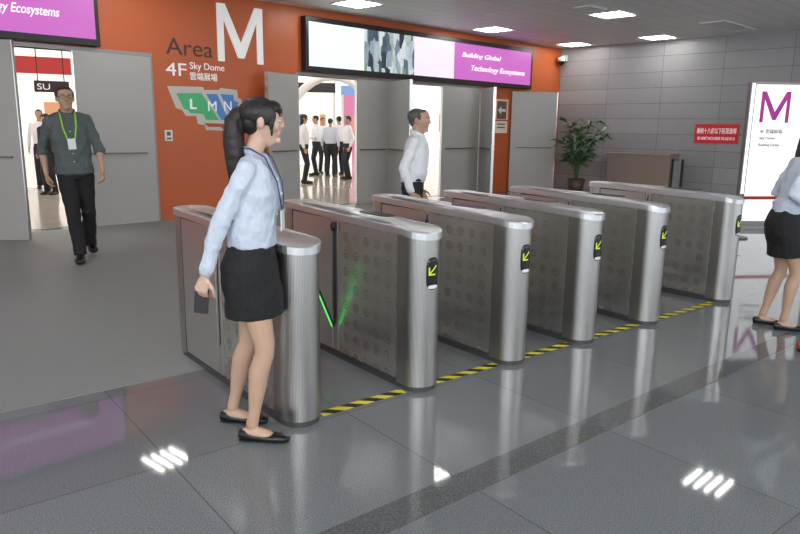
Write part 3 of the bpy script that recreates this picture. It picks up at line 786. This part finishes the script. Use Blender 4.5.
        if fem: loft(sh, [(fp(-.062, .034), .020*k, .026*k), (fp(-.035, .033), .031*k, .032*k), (fp(.01, .026), .034*k, .024*k), (fp(.06, .022), .037*k, .021*k), (fp(.10, .023), .043*k, .022*k), (fp(.15, .021), .038*k, .019*k), (fp(.185, .017), .022*k, .013*k)], ref=fr, n=14, cap=.6, e=2.4)
        else: loft(sh, [(fp(-.075, .042), .024*k, .034*k), (fp(-.04, .050), .037*k, .050*k), (fp(.0, .055), .040*k, .054*k), (fp(.06, .042), .043*k, .040*k), (fp(.12, .034), .050*k, .032*k), (fp(.17, .030), .044*k, .026*k), (fp(.205, .026), .026*k, .018*k)], ref=fr, n=14, cap=.6, e=2.4)
        so = obj('shoe', sh, c.get('shoe', M_shoe), t, True)
        sl = bmesh.new(); loft(sl, [(fp(-.065, .006), .022*k, .006*k), (fp(-.03, .006), .034*k, .006*k), (fp(.06, .006), .036*k, .006*k), (fp(.12, .006), .043*k, .006*k), (fp(.18, .006), .026*k, .006*k)], ref=fr, n=12, cap=.6)
        obj('sole', sl, M_black, so, True)
    arms = []; shx = .136 if fem else .160; sl = c.get('sleeve', 1.0)
    for i, sx in enumerate((1, -1)):
        ar = c['arms'][i]; S0 = P(shx*sx, -.005+ty(1.38), 1.362 if fem else 1.370)
        el, wr = ik(S0, P(*ar['w']), .285*k, .250*k, ar.get('pole', (sx*.4, -1, 0)))
        arms.append((S0, el, wr)); g = .80 if fem else .94
        lowc = 1.0 if sl < .99 else .88
        st = [(S0, .040), (seg(S0, el, .3), .040), (seg(S0, el, .7), .036), (el, .034), (seg(el, wr, .25), .039*lowc), (seg(el, wr, .65), .031*lowc), (wr, .0240)]
        loft(body, [(p, r*k*g, r*k*g) for p, r in st], ref=(0, 1, 0), n=N1-2, cap=.7)
        d = V(ar['d']) if 'd' in ar else (wr-el)
        hand(body, wr, d, V(ar.get('n', (-sx, 0, 0))), V(ar.get('s', (0, 1, 0))), ar.get('curl', (.35, .4, .3)), k*(.92 if fem else 1.02))
    bo = obj('body', body, c.get('skin', M_skin), t, True); remesh(bo, vx, 1 if lo else 2)
    if not lo:
        for q in (-1, 1):
            e_ = bmesh.new(); hell(e_, (q*.030, .0765, .005), (.0135, .0094, .0058)); eo = obj('eye', e_, M_eye, t, True)
            e_ = bmesh.new(); hell(e_, (q*.030, .0836, .005), (.0056, .0032, .0052)); obj('iris', e_, M_iris, eo, True)
            e_ = bmesh.new(); loft(e_, [(hp(q*.014, .0830, .026), .003*hs, .0022*hs), (hp(q*.030, .0825, .031), .003*hs, .0028*hs), (hp(q*.047, .071, .027), .003*hs, .0018*hs)], ref=(0, 1, 0), n=8); obj('eyebrow', e_, M_brow, t, True)
        e_ = bmesh.new(); lw = .015 if fem else .021; hell(e_, (0, .0770, -.0485), (lw, .0048, .0032)); hell(e_, (0, .0765, -.0540), (lw*.85, .0052, .0038)); obj('lips', e_, M_lip, t, True)
        if c.get('glasses'):
            e_ = bmesh.new()
            for q in (-1, 1):
                tube(e_, [hp(q*.031+.023*math.cos(a), .096-.3*abs(q*.031+.023*math.cos(a)-0)**1.3, .003+.016*math.sin(a)) for a in [2*PI*j/16 for j in range(17)]], .0018*hs, 6)
                tube(e_, [hp(q*.054, .088, .008), hp(q*.072, .04, .008), hp(q*.077, -.01, .006)], .0018*hs, 6)
            tube(e_, [hp(-.008, .095, .006), hp(.008, .095, .006)], .0018*hs, 6); obj('glasses', e_, M_black, t, True)
    if skirt:
        b = bmesh.new(); hb = c.get('hem', .61); mk = seg(legs[0][1], legs[1][1], .5)
        loft(b, [(P(0, 0, 1.02), .126*k, .098*k), (P(0, -.004, .96), .148*k, .118*k), (P(0, -.014, .89), .172*k, .138*k), (P(0, -.010, .82), .176*k, .140*k), (V((mk.x*.45, mk.y*.35, .74*k)), .174*k, .142*k), (V((mk.x*.7, mk.y*.5, hb*k)), .168*k, .144*k)], n=28, cap=.06, e=2.2)
        o = obj('skirt', b, c['bot'], t, True); remesh(o, max(vx, .007), 2, .014*k, .07)
    else:
        b = bmesh.new(); unt = c.get('tail', 1) < .95
        loft(b, [(P(0, 0, .81), .138*k, .102*k), (P(0, 0, .90), .162*k, .115*k)]+([] if unt else [(P(0, .004, 1.0), .150*k, .114*k)]), n=N1+4, cap=.2)
        for hip, kn, ank, fa_ in legs:
            st = [(hip, .094), (seg(hip, kn, .4), .088), (seg(hip, kn, .8), .074), (kn, .068), (seg(kn, ank, .4), .064), (seg(kn, ank, .8), .060), (seg(kn, ank, 1.0)-V((0, 0, .02*k)), .062)]
            loft(b, [(p, r*k, r*k*1.02) for p, r in st], n=N1, cap=.15)
        o = obj('trousers', b, c['bot'], t, True); remesh(o, max(vx, .007), 2, 0 if lo else .018*k, .09)
        if not lo and not unt:
            bb = bmesh.new(); loft(bb, [(P(0, .003, .985), .160*k, .123*k), (P(0, .004, 1.02), .160*k, .123*k)], n=28, cap=0); o = obj('belt', bb, M_shoe, t, True)
            bb = bmesh.new(); box(bb, -.02*k, .02*k, .125*k, .132*k, .985*k, 1.02*k); obj('buckle', bb, M_chrome, o)
    b = bmesh.new(); tz = c.get('tail', 1.0); inf = .014 if fem else .018; st = []
    if tz < .95: st.append((P(0, 0, tz), .180*k, .138*k)); st.append((P(0, 0, tz+.06), .176*k, .136*k))
    else: st.append((P(0, 0, tz-.025), .142*k if fem else .164*k, .114*k if fem else .126*k)); st.append((P(0, 0, tz+.02), .150*k if fem else .170*k, .120*k if fem else .132*k))
    front = []
    for z, a, bb, y in tor:
        if z < st[-1][0].z/k+.03: continue
        ex = inf+(.014 if 1.0 < z < 1.2 else 0); st.append((P(0, y+ty(z), z), (a+ex)*k, (bb+ex)*k)); front.append((y+ty(z)+bb+ex, z))
    loft(b, st, n=N1+8, cap=.15)
    yz = 1.362 if fem else 1.370; yr = .046 if fem else .056
    loft(b, [(P(-shx, -.005+ty(1.38), yz), yr*k, yr*k), (P(-shx*.55, -.008+ty(1.38), yz+.030), yr*1.05*k, yr*k), (P(0, -.010+ty(1.38), yz+.044), yr*1.1*k, yr*.95*k), (P(shx*.55, -.008+ty(1.38), yz+.030), yr*1.05*k, yr*k), (P(shx, -.005+ty(1.38), yz), yr*k, yr*k)], ref=(0, 1, 0), n=N1, cap=1)
    for (S0, el, wr) in arms:
        g = .82 if fem else .94
        st = [(S0, .060), (seg(S0, el, .35), .057), (seg(S0, el, .75), .052), (el, .050)]
        ell(b, S0, (.0605*k*g,)*3)
        if sl >= .99: st += [(seg(el, wr, .3), .050), (seg(el, wr, .7), .045), (seg(el, wr, .93), .038)]
        elif sl > .5: st += [(seg(el, wr, .12), .054), (seg(el, wr, .26), .052)]
        else: st = [st[0], st[1], (seg(S0, el, .62), .058)]
        loft(b, [(p, r*k*g, r*k*g) for p, r in st], ref=(0, 1, 0), n=N1, cap=.15)
    o = obj('shirt', b, c['top'], t, True); remesh(o, max(vx, .0065), 2, 0 if lo else .028*k, .085)
    if not lo:
        if sl >= .99:
            for (S0, el, wr) in arms:
                g = .86 if fem else 1
                bb = bmesh.new(); loft(bb, [(seg(el, wr, .86), .036*k*g, .036*k*g), (seg(el, wr, .985), .034*k*g, .034*k*g)], ref=(0, 1, 0), n=16, cap=.1); obj('cuff', bb, c['top'], t, True)
        cb = bmesh.new(); cz = 1.422 if fem else 1.438; cs = .78 if fem else .98
        for q in (-1, 1):
            pts = [P(0, -.070*cs-.006+ty(1.45), cz+.034), P(q*.046*cs, -.052*cs+ty(1.45), cz+.030), P(q*.066*cs, -.004+ty(1.45), cz+.018), P(q*.050*cs, .042*cs+ty(1.45), cz-.002), P(q*.016, .066*cs+ty(1.45), cz-.020), P(q*.040, .084*cs+ty(1.45), cz-.050)]
            loft(cb, [(p, .006*k, w_*k) for p, w_ in zip(pts, (.022, .024, .024, .022, .018, .006))], ref=(q*.3, -1, 0), n=8, cap=.5)
        obj('collar', cb, c['top'], t, True)
        for y, z in front[:-2]:
            bb = bmesh.new(); ell(bb, P(0, y+.002, z), (.006*k, .006*k, .006*k), n=8); obj('button', bb, M_card, t, True)
    hb = bmesh.new(); style = c.get('hair', 'short')
    if style == 'short':
        th_ = c.get('thin', 0)
        hell(hb, (0, -.022-th_, .038), (.080, .093, .077-th_*.3)); hell(hb, (0, .035-th_, .080-th_*.2), (.056, .042, .022)); hell(hb, (0, -.065, .0), (.062, .042, .055))
        for q in (-1, 1): hell(hb, (q*.070, .018, .030), (.008, .018, .026))
    else:
        hell(hb, (0, -.024, .036), (.081, .095, .080)); hell(hb, (0, .034, .068), (.060, .050, .032)); hell(hb, (0, -.056, -.005), (.068, .050, .062))
        for x_ in (-.034, -.018, 0, .018, .034):
            loft(hb, [(hp(x_*.8, .070, .080), .013*hs, .009*hs), (hp(x_, .084-abs(x_)*.25, .058), .012*hs, .006*hs), (hp(x_*1.1, .085-abs(x_)*.3, .034), .008*hs, .003*hs)], ref=(1, 0, 0), n=8)
        for q in (-1, 1):
            hell(hb, (q*.062, .020, .030), (.018, .042, .048)); hell(hb, (q*.030, .060, .060), (.032, .022, .020)); loft(hb, [(hp(q*.064, .048, .04), .008*hs, .020*hs), (hp(q*.070, .040, -.01), .006*hs, .014*hs), (hp(q*.066, .042, -.065), .004*hs, .006*hs)], n=8)
        if style == 'ponytail':
            loft(hb, [(hp(0, -.09, .045), .026*hs, .028*hs), (hp(0, -.118, .040), .030*hs, .032*hs), (hp(0, -.140, .000), .046*hs, .044*hs), (hp(0, -.142, -.07), .058*hs, .052*hs), (hp(0, -.135, -.16), .060*hs, .052*hs), (hp(0, -.130, -.25), .052*hs, .044*hs), (hp(0, -.128, -.33), .036*hs, .030*hs), (hp(0, -.128, -.41), .010*hs, .010*hs)], n=14)
        if style == 'long':
            loft(hb, [(hp(0, -.04, .02), .078*hs, .060*hs), (hp(0, -.055, -.08), .080*hs, .052*hs), (hp(0, -.070, -.16), .070*hs, .038*hs), (hp(0, -.085, -.24), .03*hs, .014*hs)], n=16)
    o = obj('hair', hb, c.get('hairm', M_hair), t, True); remesh(o, max(vx, .0046), 2, 0 if lo else .006*k, .03)
    if 'lanyard' in c:
        lb = bmesh.new(); bz = c['lanyard']; fo = .012 if not fem else -.004
        for q in (-1, 1):
            loft(lb, [(P(q*.05, -.05+ty(1.4), 1.470), .008*k, .003*k), (P(q*.070, .0+ty(1.4), 1.464), .008*k, .003*k), (P(q*.066, .070+fo+ty(1.4), 1.425), .008*k, .003*k), (P(q*.058, .128+fo+ty(1.3), 1.31), .008*k, .003*k), (P(q*.034, .146+fo+ty(1.2), 1.20), .008*k, .003*k), (P(q*.006, .144+fo+ty(1.15), bz+.05), .008*k, .003*k)], ref=(1, 0, 0), n=8, cap=0)
        lo_ = obj('lanyard', lb, c.get('lanm', M_lime), t, True)
        fo += ty(1.15)
        bb = bmesh.new(); box(bb, -.035*k, .035*k, (.144+fo)*k, (.149+fo)*k, (bz-.05)*k, (bz+.05)*k); obj('name_badge', bb, M_card, lo_)
    return t, dict(arms=arms, k=k)

# ---- foreground woman
mid = V((-.665, 3.0, 0))
HW = hz(mid, 98)
fa = math.radians(-2)
wl, info = person('woman in pale blue shirt and black skirt beside the nearest turnstile, holding a phone', mid, fa, HW,
    dict(female=True, skin=M_skinf, top=M_blue, bot=M_blk, bottom='skirt', hem=.645, hair='ponytail', head=(.16, -.02), hscale=1.0, lean=.055, headfwd=.024, tail=1.02,
         lanyard=1.12, lanm=M_bluel, feet=((.10, .0, .02), (-.115, -.16, .04)),
         arms=({'w': (.175, -.185, .865), 'pole': (.1, -1, 0), 'n': (-1, .2, 0), 's': (.1, 1, 0), 'curl': (.55, .7, .5)},
               {'w': (-.185, .04, .88), 'n': (1, 0, 0), 's': (0, 1, 0), 'curl': (.3, .35, .3)}), voxel=.0046))
S0, el, wr = info['arms'][0]; k = info['k']; d = (wr-el).normalized()
Mr = Matrix.Rotation(fa-PI/2, 3, 'Z')
ph = empty('smartphone', (0, 0, 0), 0, 'black smartphone held low in the foreground woman\'s right hand', 'phone')
n_ = V((-1, .2, 0)); n_ = (n_-d*n_.dot(d)).normalized(); s_ = d.cross(n_).normalized()
if s_.y < 0: s_ = -s_
pc = wr+d*.118*k+n_*.030*k
ex = (s_*.25+d*.97).normalized(); ey = n_; ez = ex.cross(ey)
Mx = Matrix((Mr @ ex, Mr @ ey, Mr @ ez)).transposed().to_4x4(); Mx.translation = wl.location + Mr @ pc
obj('case', B(-.066, .066, -.004, .004, -.033, .033), M_black, ph, bevel=.003); obj('screen', B(-.060, .060, .004, .005, -.030, .030), M_glassblk, ph)
ph.location = Mx.translation; ph.rotation_euler = Mx.to_euler()
# ---- man at the left
P = fl(87, 258); Hm = hz(P, 86)
ml, _ = person('man in grey-green shirt with lime lanyard walking out of the left doorway', P, math.atan2(-P.y, -P.x)+.05, Hm,
    dict(skin=M_skinm, top=M_gg, bot=M_blk, hair='short', glasses=True, hscale=1.06, head=(.12, .03), feet=((.06, .20, .12), (-.06, -.20, -.1, .04)), sleeve=.7, tail=.86, lanyard=1.15,
         arms=({'w': (.255, -.06, .87), 'pole': (.7, -.8, .1), 'n': (-1, -.2, 0), 's': (-.1, 1, 0), 'curl': (.4, .5, .4)},
               {'w': (-.24, .16, .88), 'pole': (-.7, -.8, .1), 'n': (1, -.2, 0), 's': (.1, 1, 0), 'curl': (.4, .5, .4)}), voxel=.006))
ml.rotation_euler = (0, math.radians(3), ml.rotation_euler.z)
# ---- man behind the gates
P = V((.11, 6.6, .004)); Hc = hz(P, 109)
person('man in white long-sleeved shirt standing behind the turnstiles and facing right', P, math.radians(-8), Hc,
    dict(skin=M_skinm, top=M_wht, bot=M_navy, hair='short', thin=.012, hairm=M_hairg, head=(-.25, 0), hscale=1.10, lean=.08, feet=((.10, .02, 0), (-.10, 0, 0)), tail=1.0,
         arms=({'w': (.22, .02, .875), 'pole': (.3, -1, 0), 'n': (-1, 0, 0), 's': (0, 1, 0), 'curl': (.4, .5, .4)},
               {'w': (-.22, .06, .875), 'n': (1, 0, 0), 's': (0, 1, 0)}), voxel=.006))
# ---- woman at the right edge
P = fl(773, 327); Hr = hz(P, 121)
person('woman in pale blue shirt and black skirt at the right photo edge', P, math.radians(-8), Hr,
    dict(female=True, skin=M_skinf, top=M_blue, bot=M_blk, bottom='skirt', hem=.62, hair='long', head=(-.1, -.1), hscale=1.06, lean=.16, headfwd=.02, feet=((.08, .04, 0), (-.09, -.06, .1)),
         arms=({'w': (.17, .15, 1.03), 'pole': (.3, -1, .1), 'n': (-1, 0, .2), 's': (0, .2, 1), 'curl': (.5, .6, .4)},
               {'w': (-.15, .2, 1.04), 'pole': (-.5, -1, -.3), 'n': (1, 0, .2), 's': (0, .2, 1), 'curl': (.5, .6, .4)}), voxel=.006))
P = fl(806, 352)
t = empty('shoe', P, math.radians(-20), 'red and black shoe cut by the right photo edge', 'shoe')
bm = bmesh.new(); loft(bm, [((-.04, 0, .04), .03, .03), ((.02, 0, .045), .036, .036), ((.1, 0, .035), .04, .026), ((.19, 0, .03), .034, .02)], ref=(0, 1, 0), n=14, cap=.7); obj('upper', bm, plain('red_shoe', (.5, .03, .03), .5), t, True)
bm = bmesh.new(); loft(bm, [((-.05, 0, .009), .03, .009), ((.1, 0, .009), .042, .009), ((.21, 0, .009), .028, .009)], ref=(0, 1, 0), n=12, cap=.7); obj('sole', bm, M_black, t, True)
# ---- far people
arms0 = ({'w': (.25, .0, .875)}, {'w': (-.25, .02, .875)})
armsF = ({'w': (.20, .22, 1.05), 'pole': (.6, -1, -.3)}, {'w': (-.20, .22, 1.05), 'pole': (-.6, -1, -.3)})
far = [(304, 17.5, 10, 'long', M_wht, arms0, 'visitor in white shirt at the left edge of the main doorway', 1.72),
       (316, 20.5, 190, 'short', M_wht, armsF, 'leftmost visitor of the white-shirted group in the hall, turned left', 1.74),
       (323, 21.5, -60, 'short', M_wht, arms0, 'visitor of the white-shirted group second from its left', 1.70),
       (330.5, 20, 80, 'short', M_blue, arms0, 'visitor in pale blue shirt in the middle of the white-shirted group', 1.66),
       (339, 21, 120, 'short', M_wht, armsF, 'visitor right of the middle of the white-shirted group', 1.74),
       (348, 19, 200, 'short', M_wht, arms0, 'rightmost visitor of the white-shirted group, next to the door leaf', 1.72),
       (42, 17, -70, 'short', M_wht, arms0, 'distant visitor in white shirt at left in the left doorway', 1.7),
       (48, 15.5, -100, 'long', M_blk, arms0, 'distant visitor in dark top in the left doorway behind the walking man', 1.6)]
for px, dist, an, hr, tp_, am, lb, hh_ in far:
    d = ray(px, 150); d.z = 0; d.normalize(); P = d*dist; P.z = .006
    person(lb, P, math.radians(an), hh_, dict(skin=M_skinm, top=tp_, bot=M_navy, hair=hr, arms=am, voxel=.014))

# ------------------------------------------------------------------ world and added fill lights
w = D.worlds.new('World'); S.world = w; w.use_nodes = True; nt = w.node_tree
bg = nt.nodes['Background']; bg.inputs[0].default_value = (.86, .92, .98, 1); bg.inputs[1].default_value = 1.65
def area(name, loc, rot, sx, sy, e, col=(.98, .985, 1.0)):
    l = D.lights.new(name, 'AREA'); l.shape = 'RECTANGLE'; l.size = sx; l.size_y = sy; l.energy = e; l.color = col
    o = D.objects.new(name, l); COL.objects.link(o); o.location = loc; o.rotation_euler = rot; return o
area('added_fill_light', (0, -3, 3.2), (math.radians(35), 0, 0), 8, 2, 470)  # unseen fill added behind the camera to brighten the lobby, no real fixture
area('added_fill_light', (8, 3, 3.2), (math.radians(20), math.radians(25), 0), 3, 5, 210)  # second added fill, out of view on the right
